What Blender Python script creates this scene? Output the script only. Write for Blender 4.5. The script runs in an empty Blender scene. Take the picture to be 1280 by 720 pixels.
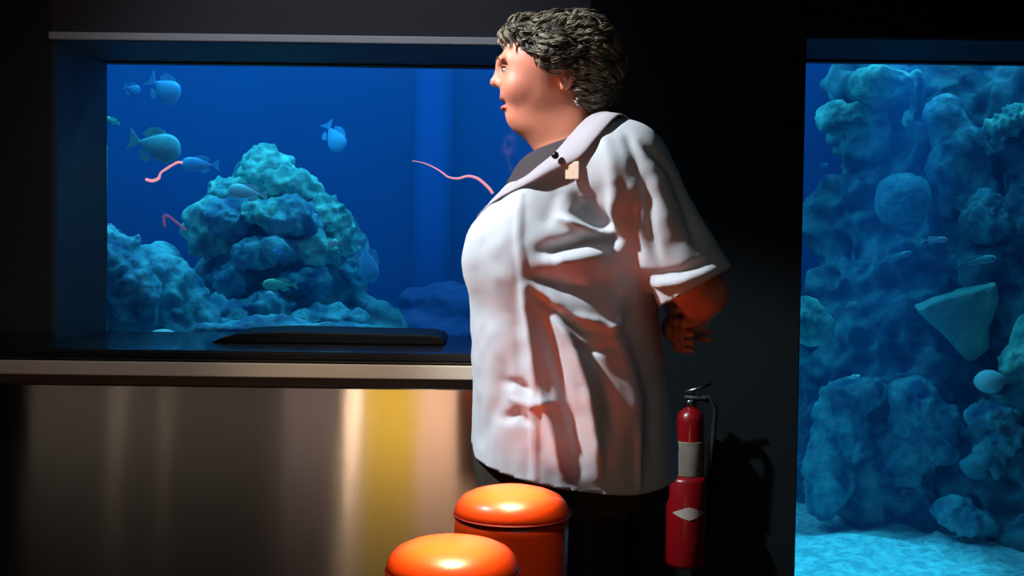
import bpy, bmesh, math, random
import numpy as np
from mathutils import Vector, Matrix, Quaternion
random.seed(4); rng = np.random.RandomState(4)
C = bpy.context.scene.collection
R = math.radians
# ------------------------------------------------------------------ camera
F = 1600.0; H = 1.2; PITCH = R(2.4); ROLL = R(0.75)
fwd = Vector((0, math.cos(PITCH), -math.sin(PITCH)))
up0 = Vector((0, math.sin(PITCH), math.cos(PITCH))); rt0 = Vector((1, 0, 0))
rt = rt0*math.cos(ROLL) + up0*math.sin(ROLL)
up = up0*math.cos(ROLL) - rt0*math.sin(ROLL)
cd = bpy.data.cameras.new('camera'); cam = bpy.data.objects.new('camera', cd); C.objects.link(cam)
cd.sensor_width = 36; cd.lens = F/1280*36; cd.clip_start = .05
M3 = Matrix((rt, up, -fwd)).transposed()
cam.matrix_world = Matrix.Translation((0, 0, H)) @ M3.to_4x4()
bpy.context.scene.camera = cam
def P(px, py, Y):
    d = rt*((px-640)/F) + up*((360-py)/F) + fwd
    t = Y/d.y
    return Vector((d.x*t, Y, H + d.z*t))
def W(x, z, Y):                       # arrays -> pixel coordinates of a point at distance Y
    v = np.stack([x, np.full_like(x, Y), z-H], -1)
    a = v@np.array(rt); b = v@np.array(up); c = v@np.array(fwd)
    return 640+F*a/c, 360-F*b/c
# ------------------------------------------------------------------ view
vs = bpy.context.scene.view_settings
vs.view_transform = 'Standard'; vs.look = 'None'; vs.gamma = 1; vs.exposure = 0; vs.use_curve_mapping = False
w = bpy.data.worlds.new('world'); bpy.context.scene.world = w; w.use_nodes = True
w.node_tree.nodes['Background'].inputs[0].default_value = (.30, .36, .5, 1)
w.node_tree.nodes['Background'].inputs[1].default_value = .02
# ------------------------------------------------------------------ materials
def mat(name, col, rough=.6, metal=0, spec=.5, col2=None, nscale=8, bump=0, bscale=30, coat=0, sheen=0, sss=0, emis=None, estr=0, ndist=0, detail=4):
    m = bpy.data.materials.new(name); m.use_nodes = True
    nt = m.node_tree; b = nt.nodes['Principled BSDF']
    b.inputs['Base Color'].default_value = (*col, 1); b.inputs['Roughness'].default_value = rough
    b.inputs['Metallic'].default_value = metal; b.inputs['Specular IOR Level'].default_value = spec
    b.inputs['Coat Weight'].default_value = coat; b.inputs['Sheen Weight'].default_value = sheen
    if sss: b.inputs['Subsurface Weight'].default_value = sss; b.inputs['Subsurface Scale'].default_value = .01
    if emis: b.inputs['Emission Color'].default_value = (*emis, 1); b.inputs['Emission Strength'].default_value = estr
    tc = nt.nodes.new('ShaderNodeTexCoord')
    if col2:
        n = nt.nodes.new('ShaderNodeTexNoise'); n.inputs['Scale'].default_value = nscale; n.inputs['Detail'].default_value = detail
        n.inputs['Distortion'].default_value = ndist
        r = nt.nodes.new('ShaderNodeValToRGB'); r.color_ramp.elements[0].color = (*col, 1); r.color_ramp.elements[1].color = (*col2, 1)
        r.color_ramp.elements[0].position = .35; r.color_ramp.elements[1].position = .68
        nt.links.new(tc.outputs['Object'], n.inputs['Vector']); nt.links.new(n.outputs['Fac'], r.inputs['Fac'])
        nt.links.new(r.outputs['Color'], b.inputs['Base Color'])
    if bump:
        n = nt.nodes.new('ShaderNodeTexNoise'); n.inputs['Scale'].default_value = bscale; n.inputs['Detail'].default_value = 5
        bp = nt.nodes.new('ShaderNodeBump'); bp.inputs['Strength'].default_value = bump; bp.inputs['Distance'].default_value = .01
        nt.links.new(tc.outputs['Object'], n.inputs['Vector']); nt.links.new(n.outputs['Fac'], bp.inputs['Height'])
        nt.links.new(bp.outputs['Normal'], b.inputs['Normal'])
    return m
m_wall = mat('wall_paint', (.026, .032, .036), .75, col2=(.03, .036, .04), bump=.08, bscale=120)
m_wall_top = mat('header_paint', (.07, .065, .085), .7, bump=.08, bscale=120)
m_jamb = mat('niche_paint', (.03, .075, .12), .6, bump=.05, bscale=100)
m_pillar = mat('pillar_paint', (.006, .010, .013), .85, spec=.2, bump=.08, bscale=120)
m_floor = mat('floor_carpet', (.02, .02, .025), .95, col2=(.035, .03, .035), nscale=40, bump=.4, bscale=300)
m_ceil = mat('ceiling_paint', (.015, .015, .018), .9, bump=.1)
m_alu = mat('brushed_aluminium', (.8, .85, .9), .5, .2)
m_ledge = mat('black_ledge', (.02, .017, .016), .22, coat=.3)
m_band = mat('pale_edge_band', (.85, .70, .56), .45, 0, bump=.05, bscale=60)
m_black = mat('black_plastic', (.006, .006, .007), .5)
m_rubber = mat('black_rubber', (.012, .012, .012), .6)
# brushed steel: grain runs sideways so reflections stretch up and down
m_steel = bpy.data.materials.new('brushed_steel'); m_steel.use_nodes = True
nt = m_steel.node_tree; b = nt.nodes['Principled BSDF']
b.inputs['Base Color'].default_value = (.62, .58, .54, 1); b.inputs['Metallic'].default_value = 1
b.inputs['Roughness'].default_value = .15; b.inputs['Anisotropic'].default_value = 1
tv = nt.nodes.new('ShaderNodeCombineXYZ'); tv.inputs[2].default_value = 1
nt.links.new(tv.outputs[0], b.inputs['Tangent'])
tc = nt.nodes.new('ShaderNodeTexCoord'); mp = nt.nodes.new('ShaderNodeMapping'); mp.inputs['Scale'].default_value = (1.2, 1, .25)
n = nt.nodes.new('ShaderNodeTexNoise'); n.inputs['Scale'].default_value = 5; n.inputs['Detail'].default_value = 2
bp = nt.nodes.new('ShaderNodeBump'); bp.inputs['Strength'].default_value = .03; bp.inputs['Distance'].default_value = .02
nt.links.new(tc.outputs['Object'], mp.inputs[0]); nt.links.new(mp.outputs[0], n.inputs['Vector'])
nt.links.new(n.outputs['Fac'], bp.inputs['Height']); nt.links.new(bp.outputs['Normal'], b.inputs['Normal'])
m_chrome = mat('chrome', (.6, .6, .6), .2, 1)
m_vinyl = mat('orange_red_vinyl', (.88, .062, .006), .33, spec=.5, coat=.2, bump=.03, bscale=250)
m_ext_red = mat('extinguisher_red', (.22, .003, .006), .3, coat=.4)
m_label = mat('pale_label', (.20, .18, .14), .5, col2=(.16, .14, .11), nscale=60)
m_white = mat('white_mark', (.45, .38, .34), .5)
m_sand = mat('coral_sand', (.22, .52, .60), .9, col2=(.55, .95, .95), nscale=26, bump=.8, bscale=60, ndist=.6)
m_reef = mat('reef_rock', (.03, .13, .20), .85, col2=(.16, .50, .50), nscale=9, bump=1, bscale=35)
m_reef_dark = mat('reef_wall_rock', (.010, .05, .11), .85, col2=(.09, .36, .40), nscale=7, ndist=1, bump=1, bscale=24)
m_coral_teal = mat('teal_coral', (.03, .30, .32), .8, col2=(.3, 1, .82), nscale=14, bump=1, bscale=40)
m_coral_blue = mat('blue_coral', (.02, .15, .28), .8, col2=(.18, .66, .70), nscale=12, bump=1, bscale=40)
m_coral_pale = mat('pale_coral', (.35, .85, .85), .7, col2=(.55, 1, .95), nscale=12, bump=.4, bscale=50)
m_brain = mat('round_coral', (.05, .26, .34), .85, col2=(.10, .46, .50), nscale=20, bump=.6, bscale=90, ndist=2)
m_fan = mat('green_plate_coral', (.12, .50, .42), .85, col2=(.2, .66, .52), nscale=8, bump=.4, bscale=40)
m_tank = mat('tank_back_paint', (.003, .045, .24), .9, col2=(.004, .06, .30), nscale=1.2, detail=1)
m_light_band = mat('pale_blue_light_band', (.004, .075, .38), .9)  # lighter blue for the added column that stands in for a light band
m_fish_blue = mat('blue_fish_skin', (.08, .5, .95), .4, col2=(.14, .65, 1), nscale=30)
m_fish_teal = mat('teal_fish_skin', (.10, .65, .75), .4, col2=(.25, .95, .95), nscale=30)
m_fish_pale = mat('pale_fish_skin', (.5, 1, 1), .4)
m_fish_dim = mat('dusky_fish_skin', (.02, .16, .34), .5, col2=(.04, .24, .44), nscale=30)
m_fish_green = mat('green_fish_skin', (.22, .85, .60), .4)
m_eye_dark = mat('dark_eye', (.01, .01, .01), .2)
m_pink_glow = mat('pink_glow', (.9, .3, .35), .5, emis=(1, .33, .36), estr=1.0)  # emissive pink for squiggles of unknown kind
m_dim_pink_glow = mat('dim_pink_glow', (.12, .06, .2), .5, emis=(.5, .2, .5), estr=.25)
m_shirt = mat('pale_grey_shirt_cloth', (.60, .61, .65), .72, spec=.35, sheen=.2, bump=.06, bscale=500)
m_trouser = mat('dark_brown_trouser_cloth', (.035, .025, .02), .85, bump=.1, bscale=400)
m_under = mat('dark_undershirt_cloth', (.045, .03, .035), .85)
m_shoe = mat('black_shoe_leather', (.012, .011, .011), .45)
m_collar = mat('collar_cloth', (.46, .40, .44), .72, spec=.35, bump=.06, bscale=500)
m_badge = mat('peach_badge', (.9, .62, .46), .4)
m_hair = mat('brown_grey_hair', (.018, .013, .009), .45, spec=.5, col2=(.34, .28, .19), nscale=17, ndist=1.5)
m_eyew = mat('eye_white', (.5, .44, .42), .25)
m_lash = mat('dark_lash', (.05, .025, .018), .7)
m_skin = mat('skin', (.72, .33, .23), .5, spec=.4, sss=.12, bump=.04, bscale=300)
nt = m_skin.node_tree; at = nt.nodes.new('ShaderNodeAttribute'); at.attribute_name = 'tint'
nt.links.new(at.outputs['Color'], nt.nodes['Principled BSDF'].inputs['Base Color'])
m_glass = bpy.data.materials.new('window_glass'); m_glass.use_nodes = True
nt = m_glass.node_tree; nt.nodes.remove(nt.nodes['Principled BSDF'])
tr = nt.nodes.new('ShaderNodeBsdfTransparent'); gl = nt.nodes.new('ShaderNodeBsdfGlossy'); gl.inputs['Roughness'].default_value = .03
fr = nt.nodes.new('ShaderNodeFresnel'); fr.inputs[0].default_value = 1.3; mx = nt.nodes.new('ShaderNodeMixShader')
tr.inputs[0].default_value = (.96, .985, 1, 1)
nt.links.new(fr.outputs[0], mx.inputs[0]); nt.links.new(tr.outputs[0], mx.inputs[1]); nt.links.new(gl.outputs[0], mx.inputs[2])
nt.links.new(mx.outputs[0], nt.nodes['Material Output'].inputs[0])
m_water = bpy.data.materials.new('hazy_blue_water'); m_water.use_nodes = True
nt = m_water.node_tree; nt.nodes.remove(nt.nodes['Principled BSDF'])
sc_ = nt.nodes.new('ShaderNodeVolumeScatter'); sc_.inputs['Color'].default_value = (.03, .30, .9, 1); sc_.inputs['Density'].default_value = .22
ab = nt.nodes.new('ShaderNodeVolumeAbsorption'); ab.inputs['Color'].default_value = (.02, .55, .9, 1); ab.inputs['Density'].default_value = .30
ad = nt.nodes.new('ShaderNodeAddShader')
nt.links.new(sc_.outputs[0], ad.inputs[0]); nt.links.new(ab.outputs[0], ad.inputs[1]); nt.links.new(ad.outputs[0], nt.nodes['Material Output'].inputs['Volume'])
# ------------------------------------------------------------------ object helpers
def tagp(o, label=None, cat=None, group=None, kind=None):
    if label: o['label'] = label
    if cat: o['category'] = cat
    if group: o['group'] = group
    if kind: o['kind'] = kind
    return o
def empty(name, loc, label, cat, group=None):
    o = bpy.data.objects.new(name, None); C.objects.link(o); o.location = loc; o.empty_display_size = .05
    bpy.context.view_layer.update()
    return tagp(o, label, cat, group)
def link(name, me, m, parent=None, smooth=True):
    o = bpy.data.objects.new(name, me); C.objects.link(o)
    if m and not me.materials: me.materials.append(m)
    if smooth: me.shade_smooth()
    if parent:
        o.parent = parent
        o.matrix_parent_inverse = parent_world(parent).inverted()
    return o
def parent_world(o):
    mtx = Matrix.LocRotScale(o.location, o.rotation_euler, o.scale)
    return (parent_world(o.parent) @ o.matrix_parent_inverse @ mtx) if o.parent else mtx
def frombm(name, bm, m, parent=None, smooth=False, bevel=0):
    bmesh.ops.recalc_face_normals(bm, faces=bm.faces)
    me = bpy.data.meshes.new(name); bm.to_mesh(me); bm.free()
    o = link(name, me, m, parent, smooth)
    if bevel:
        bv = o.modifiers.new('bevel', 'BEVEL'); bv.width = bevel; bv.segments = 3; bv.limit_method = 'ANGLE'
    return o
def box(bm, x0, x1, y0, y1, z0, z1):
    v = [bm.verts.new((x, y, z)) for x in (x0, x1) for y in (y0, y1) for z in (z0, z1)]
    for f in ((0,1,3,2), (4,6,7,5), (0,4,5,1), (2,3,7,6), (0,2,6,4), (1,5,7,3)): bm.faces.new([v[i] for i in f])
def lathe(bm, prof, c, seg=48, axis='z'):
    rings = []
    for r, h in prof:
        ring = []
        for i in range(seg):
            a = 2*math.pi*i/seg
            if r < 1e-5 and i: ring.append(ring[0]); continue
            ring.append(bm.verts.new((c[0]+r*math.cos(a), c[1]+r*math.sin(a), c[2]+h)))
        rings.append(ring)
    for a, b2 in zip(rings, rings[1:]):
        for i in range(seg):
            j = (i+1) % seg; vs_ = []
            for v in (a[i], a[j], b2[j], b2[i]):
                if v not in vs_: vs_.append(v)
            if len(vs_) > 2:
                try: bm.faces.new(vs_)
                except ValueError: pass
    for ring in (rings[0], rings[-1]):
        if len(set(ring)) > 2: bm.faces.new(ring)
def tube(bm, pts, rad, seg=8):
    pts = [Vector(p) for p in pts]; rad = rad if hasattr(rad, '__len__') else [rad]*len(pts)
    rings = []; ref = Vector((.13, .2, .97))
    for i, p in enumerate(pts):
        t = (pts[min(i+1, len(pts)-1)]-pts[max(i-1, 0)]).normalized()
        u = t.cross(ref)
        if u.length < .05: u = t.cross(Vector((1, 0, 0)))
        u.normalize(); v = t.cross(u); ref = u.cross(t) if False else ref
        rings.append([bm.verts.new(p+(u*math.cos(2*math.pi*k/seg)+v*math.sin(2*math.pi*k/seg))*rad[i]) for k in range(seg)])
    for a, b2 in zip(rings, rings[1:]):
        for k in range(seg): bm.faces.new((a[k], a[(k+1) % seg], b2[(k+1) % seg], b2[k]))
    bm.faces.new(rings[0][::-1]); bm.faces.new(rings[-1])
# ------------------------------------------------------------------ noise + signed distance sculpting
LAT = rng.rand(32, 32, 32).astype(np.float32)*2-1
def vnoise(p, s):
    q = p*s; i = np.floor(q).astype(int); f = q-i; f = f*f*(3-2*f); i0 = i % 32; i1 = (i+1) % 32
    g = lambda a, b2, c: LAT[a, b2, c]
    x0, y0, z0 = i0[:, 0], i0[:, 1], i0[:, 2]; x1, y1, z1 = i1[:, 0], i1[:, 1], i1[:, 2]
    fx, fy, fz = f[:, 0], f[:, 1], f[:, 2]
    a = g(x0,y0,z0)*(1-fx)+g(x1,y0,z0)*fx; b_ = g(x0,y1,z0)*(1-fx)+g(x1,y1,z0)*fx
    c = g(x0,y0,z1)*(1-fx)+g(x1,y0,z1)*fx; d = g(x0,y1,z1)*(1-fx)+g(x1,y1,z1)*fx
    return (a*(1-fy)+b_*fy)*(1-fz)+(c*(1-fy)+d*fy)*fz
def fbm(p, s, o=3):
    return sum(vnoise(p+17.3*k, s*2**k)*.5**k for k in range(o))
def smin(a, b_, k):
    h = np.maximum(k-np.abs(a-b_), 0)/k
    return np.minimum(a, b_)-h*h*k*.25
def smax(a, b_, k): return -smin(-a, -b_, k)
def ell(p, c, r):
    q = (p-np.array(c))/np.array(r); k0 = np.linalg.norm(q, axis=1); k1 = np.linalg.norm(q/np.array(r), axis=1)
    return k0*(k0-1)/np.maximum(k1, 1e-6)
def cone(p, a, b_, r1, r2):
    a = np.array(a); b_ = np.array(b_); ab_ = b_-a
    t = np.clip(((p-a)@ab_)/(ab_@ab_), 0, 1)
    return np.linalg.norm(p-a-t[:, None]*ab_, axis=1)-(r1+(r2-r1)*t)
def loft(p, zs, x0s, x1s, hw, yc, e=2.3):
    z = p[:, 2]; zz = np.array(zs)[::-1]
    ip = lambda v: np.interp(z, zz, np.array(v)[::-1])
    x0, x1, h_ = ip(x0s), ip(x1s), ip(hw)
    cx, rx = (x0+x1)/2, (x1-x0)/2
    q = (np.abs((p[:, 0]-cx)/rx)**e+np.abs((p[:, 1]-yc)/h_)**e)**(1/e)
    d = (q-1)*np.minimum(rx, h_)
    return np.maximum(d, np.maximum(zz[0]-z, z-zz[-1]))
def nets(f, lo, hi, h):
    lo = np.array(lo, float); n = np.ceil((np.array(hi)-lo)/h/8).astype(int)*8
    B = 8; nb = n//B
    idx = np.stack(np.meshgrid(*[np.arange(k) for k in nb], indexing='ij'), -1).reshape(-1, 3)
    cen = lo+(idx*B+B/2-.5)*h
    dc = np.concatenate([f(c) for c in np.array_split(cen, max(1, len(cen)//200000))])
    V = np.repeat(np.repeat(np.repeat(dc.reshape(nb), B, 0), B, 1), B, 2).astype(np.float32)
    act = idx[np.abs(dc) < B*h*.87*2.2]
    loc = np.stack(np.meshgrid(*[np.arange(B)]*3, indexing='ij'), -1).reshape(-1, 3)
    for ch in np.array_split(act, max(1, len(act)//600)):
        g = (ch[:, None, :]*B+loc[None]).reshape(-1, 3)
        V[g[:, 0], g[:, 1], g[:, 2]] = f(lo+g*h)
    S = V < 0
    cnt = sum(S[a:n[0]-1+a, b_:n[1]-1+b_, c:n[2]-1+c].astype(np.int8) for a in (0,1) for b_ in (0,1) for c in (0,1))
    cells = np.argwhere((cnt > 0) & (cnt < 8))
    acc = np.zeros((len(cells), 3)); num = np.zeros(len(cells))
    for ax in range(3):
        o1, o2 = [k for k in range(3) if k != ax]
        for a in (0, 1):
            for b_ in (0, 1):
                p0 = np.zeros(3, int); p0[o1] = a; p0[o2] = b_; p1 = p0.copy(); p1[ax] = 1
                c0 = cells+p0; c1 = cells+p1
                v0 = V[c0[:,0],c0[:,1],c0[:,2]]; v1 = V[c1[:,0],c1[:,1],c1[:,2]]
                m = (v0 < 0) != (v1 < 0)
                t = np.where(m, v0/np.where(m, v0-v1, 1), 0)
                pt = c0+0.0; pt[:, ax] += t
                acc[m] += pt[m]; num[m] += 1
    verts = lo+acc/num[:, None]*h
    ID = -np.ones(n-1, int); ID[cells[:,0], cells[:,1], cells[:,2]] = np.arange(len(cells))
    faces = []
    for ax in range(3):
        o1, o2 = (ax+1) % 3, (ax+2) % 3
        sl0 = [slice(1, n[k]-1) for k in range(3)]; sl1 = list(sl0)
        sl0[ax] = slice(0, n[ax]-1); sl1[ax] = slice(1, n[ax])
        a = S[tuple(sl0)]; b_ = S[tuple(sl1)]
        for flip in (0, 1):
            e = np.argwhere(a & ~b_ if not flip else ~a & b_)
            if not len(e): continue
            base = e.copy(); base[:, o1] += 1; base[:, o2] += 1
            def cid(d1, d2):
                q = base.copy(); q[:, o1] += d1; q[:, o2] += d2
                return ID[q[:,0], q[:,1], q[:,2]]
            qd = [cid(-1,-1), cid(0,-1), cid(0,0), cid(-1,0)]
            if flip: qd = qd[::-1]
            faces.append(np.stack(qd, 1))
    faces = np.concatenate(faces); faces = faces[(faces >= 0).all(1)]
    return verts, faces
def vnormals(v, f):
    fn = np.cross(v[f[:,2]]-v[f[:,0]], v[f[:,3]]-v[f[:,1]])
    n = np.zeros_like(v)
    for k in range(4): np.add.at(n, f[:, k], fn)
    return n/np.maximum(np.linalg.norm(n, axis=1), 1e-12)[:, None]
def relax(v, f, it=1, lam=.5):
    for _ in range(it):
        acc = np.zeros_like(v); num = np.zeros(len(v))
        for k in range(4):
            for s in (1, 3): np.add.at(acc, f[:, k], v[f[:, (k+s) % 4]]); np.add.at(num, f[:, k], 1)
        v = v*(1-lam)+lam*acc/np.maximum(num, 1)[:, None]
    return v
def tomesh(name, v, f):
    me = bpy.data.meshes.new(name); me.from_pydata(v.tolist(), [], f.tolist()); me.validate(); return me
# ------------------------------------------------------------------ the room
YL, YW, YG = 3.20, 3.38, 3.80          # ledge front, wall face, glass
def X(px, Y, py=300): return P(px, py, Y).x
def Z(py, Y, px=340): return P(px, py, Y).z
oxl, oxr = X(65, YW), X(735, 3.34); ozt = Z(54, YW); gzb = .90
rxl, rxr = X(1003, 3.34), 3.2; rzt = Z(50, YW, 1140)
XL, XR = -3.2, 3.4
ZC = 2.75
bm = bmesh.new()
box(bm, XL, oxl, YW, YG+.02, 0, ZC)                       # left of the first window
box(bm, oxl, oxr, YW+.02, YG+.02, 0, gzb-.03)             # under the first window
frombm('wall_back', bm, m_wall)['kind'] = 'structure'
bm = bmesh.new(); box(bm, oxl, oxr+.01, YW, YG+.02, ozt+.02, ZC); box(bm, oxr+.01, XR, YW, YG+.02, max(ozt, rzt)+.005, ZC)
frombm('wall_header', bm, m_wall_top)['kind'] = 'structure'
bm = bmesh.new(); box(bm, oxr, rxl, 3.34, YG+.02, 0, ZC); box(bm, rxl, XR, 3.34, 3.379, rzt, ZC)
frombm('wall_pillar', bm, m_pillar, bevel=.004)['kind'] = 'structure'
bm = bmesh.new(); box(bm, oxl, oxl+.012, YW+.002, YG, gzb, ozt); box(bm, oxl+.012, oxr, YW+.002, YG, ozt, ozt+.02)
frombm('trim_1', bm, m_jamb)['kind'] = 'structure'
bm = bmesh.new(); box(bm, rxl, rxr, 3.38, YG, rzt, rzt+.02)
frombm('trim_2', bm, m_jamb)['kind'] = 'structure'
bm = bmesh.new(); box(bm, oxl-.004, oxr, YW-.012, YW-.0005, ozt+.002, ozt+.021)
frombm('trim_3', bm, m_alu, bevel=.002)['kind'] = 'structure'
bm = bmesh.new(); box(bm, XL, XR, -3, 6.4, -.1, 0); frombm('floor', bm, m_floor)['kind'] = 'structure'
bm = bmesh.new(); box(bm, XL, XR, -3, 6.4, ZC, ZC+.1); frombm('ceiling', bm, m_ceil)['kind'] = 'structure'
bm = bmesh.new(); box(bm, XL-.1, XL, -3, 6.4, 0, ZC); frombm('wall_left', bm, m_wall)['kind'] = 'structure'
bm = bmesh.new(); box(bm, XR, XR+.1, -3, 6.4, 0, ZC); frombm('wall_right', bm, m_wall)['kind'] = 'structure'
bm = bmesh.new(); box(bm, XL, XR, -3.1, -3, 0, ZC); frombm('wall_front', bm, m_wall)['kind'] = 'structure'
bm = bmesh.new(); box(bm, XL, XR, 6.3, 6.4, 0, ZC); frombm('wall_tank', bm, m_tank)['kind'] = 'structure'
def pane(name, x0, x1, z0, z1):
    e = bpy.data.objects.new(name, None); C.objects.link(e); e.location = (x0, YG, z0); e['kind'] = 'structure'
    bm = bmesh.new(); box(bm, x0, x1, YG-.006, YG+.004, z0, z1); frombm('glass', bm, m_glass, e)
    bm = bmesh.new(); box(bm, x0, x1, YG-.03, YG+.012, z1-.006, z1)
    frombm('seal', bm, m_black, e)
pane('window_1', oxl+.012, oxr, gzb, ozt)
pane('window_2', rxl, XR, 0, rzt)
# ------------------------------------------------------------------ ledge under the first window
lg = empty('window_ledge', (-1.2, YL+.1, 0), 'long black-topped ledge with pale edge band and brushed steel front below the wide aquarium window', 'ledge')
lx0, lx1 = -2.6, X(760, YL)
bm = bmesh.new()
prof = [(YG-.035, gzb), (YG-.035, gzb-.03), (YL+.005, gzb-.03), (YL-.006, gzb-.026), (YL-.012, gzb-.018), (YL-.010, gzb-.008), (YL, gzb-.001), (YL+.012, gzb)]
A = [bm.verts.new((lx0, y, z)) for y, z in prof]; Bv = [bm.verts.new((lx1 if y < 3.33 else oxr, y, z)) for y, z in prof]
A = [bm.verts.new((lx0 if y < 3.37 else oxl+.012, y, z)) for y, z in prof] if False else A
for i in range(len(prof)):
    j = (i+1) % len(prof); bm.faces.new((A[i], A[j], Bv[j], Bv[i]))
bm.faces.new(A); bm.faces.new(Bv[::-1])
frombm('ledge_top', bm, m_ledge, lg)
bm = bmesh.new(); box(bm, lx0, lx1, YL-.010, YL+.03, gzb-.030-.036, gzb-.0305); frombm('edge_band', bm, m_band, lg, bevel=.003)
bm = bmesh.new(); box(bm, lx0, lx1-.005, YL+.020, YL+.06, gzb-.0915, gzb-.066); frombm('shadow_gap', bm, mat('gap_shade_brown', (.10, .075, .065), .5), lg)  # recess strip coloured dark brown for the shade under the band
bm = bmesh.new(); box(bm, lx0, lx1, YL+.012, YW, .1, gzb-.092); frombm('steel_panel', bm, m_steel, lg, bevel=.003)
bm = bmesh.new(); box(bm, lx0+.02, lx1-.02, YL+.06, YW, 0.002, .1); frombm('kick_plate', bm, m_black, lg)
# black slab lying on the ledge
a = P(272, 422, 3.50); b_ = P(557, 424, 3.50)
bm = bmesh.new()
outl = [(a.x, 0), (a.x+.03, .012), (a.x+.075, .024), (a.x+.2, .030), (b_.x-.035, .026), (b_.x-.008, .020), (b_.x, .008), (b_.x, 0)]
fr_ = [bm.verts.new((x, 3.42, gzb+.001+z)) for x, z in outl]; bk_ = [bm.verts.new((x, 3.62, gzb+.001+z*1.12)) for x, z in outl]
for i in range(len(outl)):
    j = (i+1) % len(outl); bm.faces.new((fr_[i], fr_[j], bk_[j], bk_[i]))
bm.faces.new(fr_); bm.faces.new(bk_[::-1])
tagp(frombm('display_slab', bm, m_black, bevel=.003), 'low black slab with a tapered left end lying flat on the ledge in front of the glass', 'panel')
# ------------------------------------------------------------------ aquarium
bm = bmesh.new(); box(bm, XL+.02, XR-.02, YG+.03, 6.29, .004, 2.2)
tagp(frombm('aquarium_water', bm, m_water), 'hazy deep blue water filling the aquarium behind both windows', 'water', kind='stuff')
# sand bed
nx, ny = 150, 90; xs = np.linspace(-3.1, 3.3, nx); ys = np.linspace(YG+.035, 6.28, ny)
gx, gy = np.meshgrid(xs, ys, indexing='ij'); pp = np.stack([gx.ravel(), gy.ravel(), gx.ravel()*0], 1)
gz = .15+.02*fbm(pp, 3, 2)+.018*fbm(pp, 14, 3)
v = np.stack([gx.ravel(), gy.ravel(), gz], 1)
i, j = np.meshgrid(np.arange(nx-1), np.arange(ny-1), indexing='ij'); k = (i*ny+j).ravel()
f = np.stack([k, k+ny, k+ny+1, k+1], 1)
tagp(link('sand_bed', tomesh('sand_bed', v, f), m_sand), 'bright coarse sand sloping along the bottom of the right hand aquarium window', 'sand', kind='stuff')
def blobs(name, spec, m, parent=None, h=.014, k=.05, n1=(.02, 6), n2=(.008, 22), zcut=None):
    # spec: (px, py, Y, rx, ry, rz) ellipsoids in metres
    cs = [(np.array(P(s[0], s[1], s[2])), np.array(s[3:6])) for s in spec]
    lo = np.min([c-r for c, r in cs], 0)-.08; hi = np.max([c+r for c, r in cs], 0)+.08
    lo[2] = max(lo[2], .02)
    if zcut is not None: lo[2] = zcut-.05
    def fn(p):
        d = ell(p, *cs[0])
        for c in cs[1:]: d = smin(d, ell(p, *c), k)
        if zcut is not None: d = np.maximum(d, zcut-p[:, 2])
        return d
    v, f = nets(fn, lo, hi, h)
    n = vnormals(v, f)
    v = v+n*(n1[0]*1.3*fbm(v, n1[1]*1.2, 3)+n2[0]*1.7*(.6-np.abs(fbm(v+5, n2[1], 2))))[:, None]
    v[:, 1] = np.maximum(v[:, 1], YG+.04)
    if zcut is not None: v[:, 2] = np.maximum(v[:, 2], zcut)
    return link(name, tomesh(name, v, f), m, parent)
# central reef mound in the first window
mound = empty('reef_mound', (X(350, 4.7), 4.7, .16), 'large teal coral mound rising in the middle of the wide left window', 'coral')
base = [(345, 330, 4.8, .22, .25, .26), (350, 400, 4.85, .34, .35, .22), (345, 520, 4.85, .48, .4, .4), (400, 350, 4.75, .14, .2, .25),
        (470, 420, 4.8, .14, .2, .12), (345, 700, 4.85, .5, .4, .4), (290, 330, 4.8, .1, .15, .14), (330, 250, 4.82, .14, .15, .16)]
blobs('rock_base', base, m_reef, mound, h=.016, k=.1, n1=(.035, 5), n2=(.012, 18))
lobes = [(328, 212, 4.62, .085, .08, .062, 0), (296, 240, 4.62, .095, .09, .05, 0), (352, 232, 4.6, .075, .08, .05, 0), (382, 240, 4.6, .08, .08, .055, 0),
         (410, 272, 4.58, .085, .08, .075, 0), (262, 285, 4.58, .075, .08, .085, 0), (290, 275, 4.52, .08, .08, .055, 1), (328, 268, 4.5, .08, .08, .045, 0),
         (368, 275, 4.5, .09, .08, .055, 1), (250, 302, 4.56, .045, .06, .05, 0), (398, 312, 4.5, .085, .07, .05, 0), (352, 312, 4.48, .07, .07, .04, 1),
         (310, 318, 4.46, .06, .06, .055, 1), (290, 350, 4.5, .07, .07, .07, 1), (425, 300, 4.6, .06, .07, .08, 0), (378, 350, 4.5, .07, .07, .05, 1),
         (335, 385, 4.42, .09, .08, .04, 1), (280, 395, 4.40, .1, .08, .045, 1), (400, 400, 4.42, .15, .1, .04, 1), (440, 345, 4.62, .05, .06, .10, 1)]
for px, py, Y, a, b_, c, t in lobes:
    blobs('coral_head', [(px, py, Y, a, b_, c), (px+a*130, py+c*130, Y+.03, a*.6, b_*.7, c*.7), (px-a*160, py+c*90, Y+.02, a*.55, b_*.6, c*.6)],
          m_coral_blue if t else m_coral_teal, mound, h=.009, k=.03, n1=(.026, 11), n2=(.013, 26))
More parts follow.
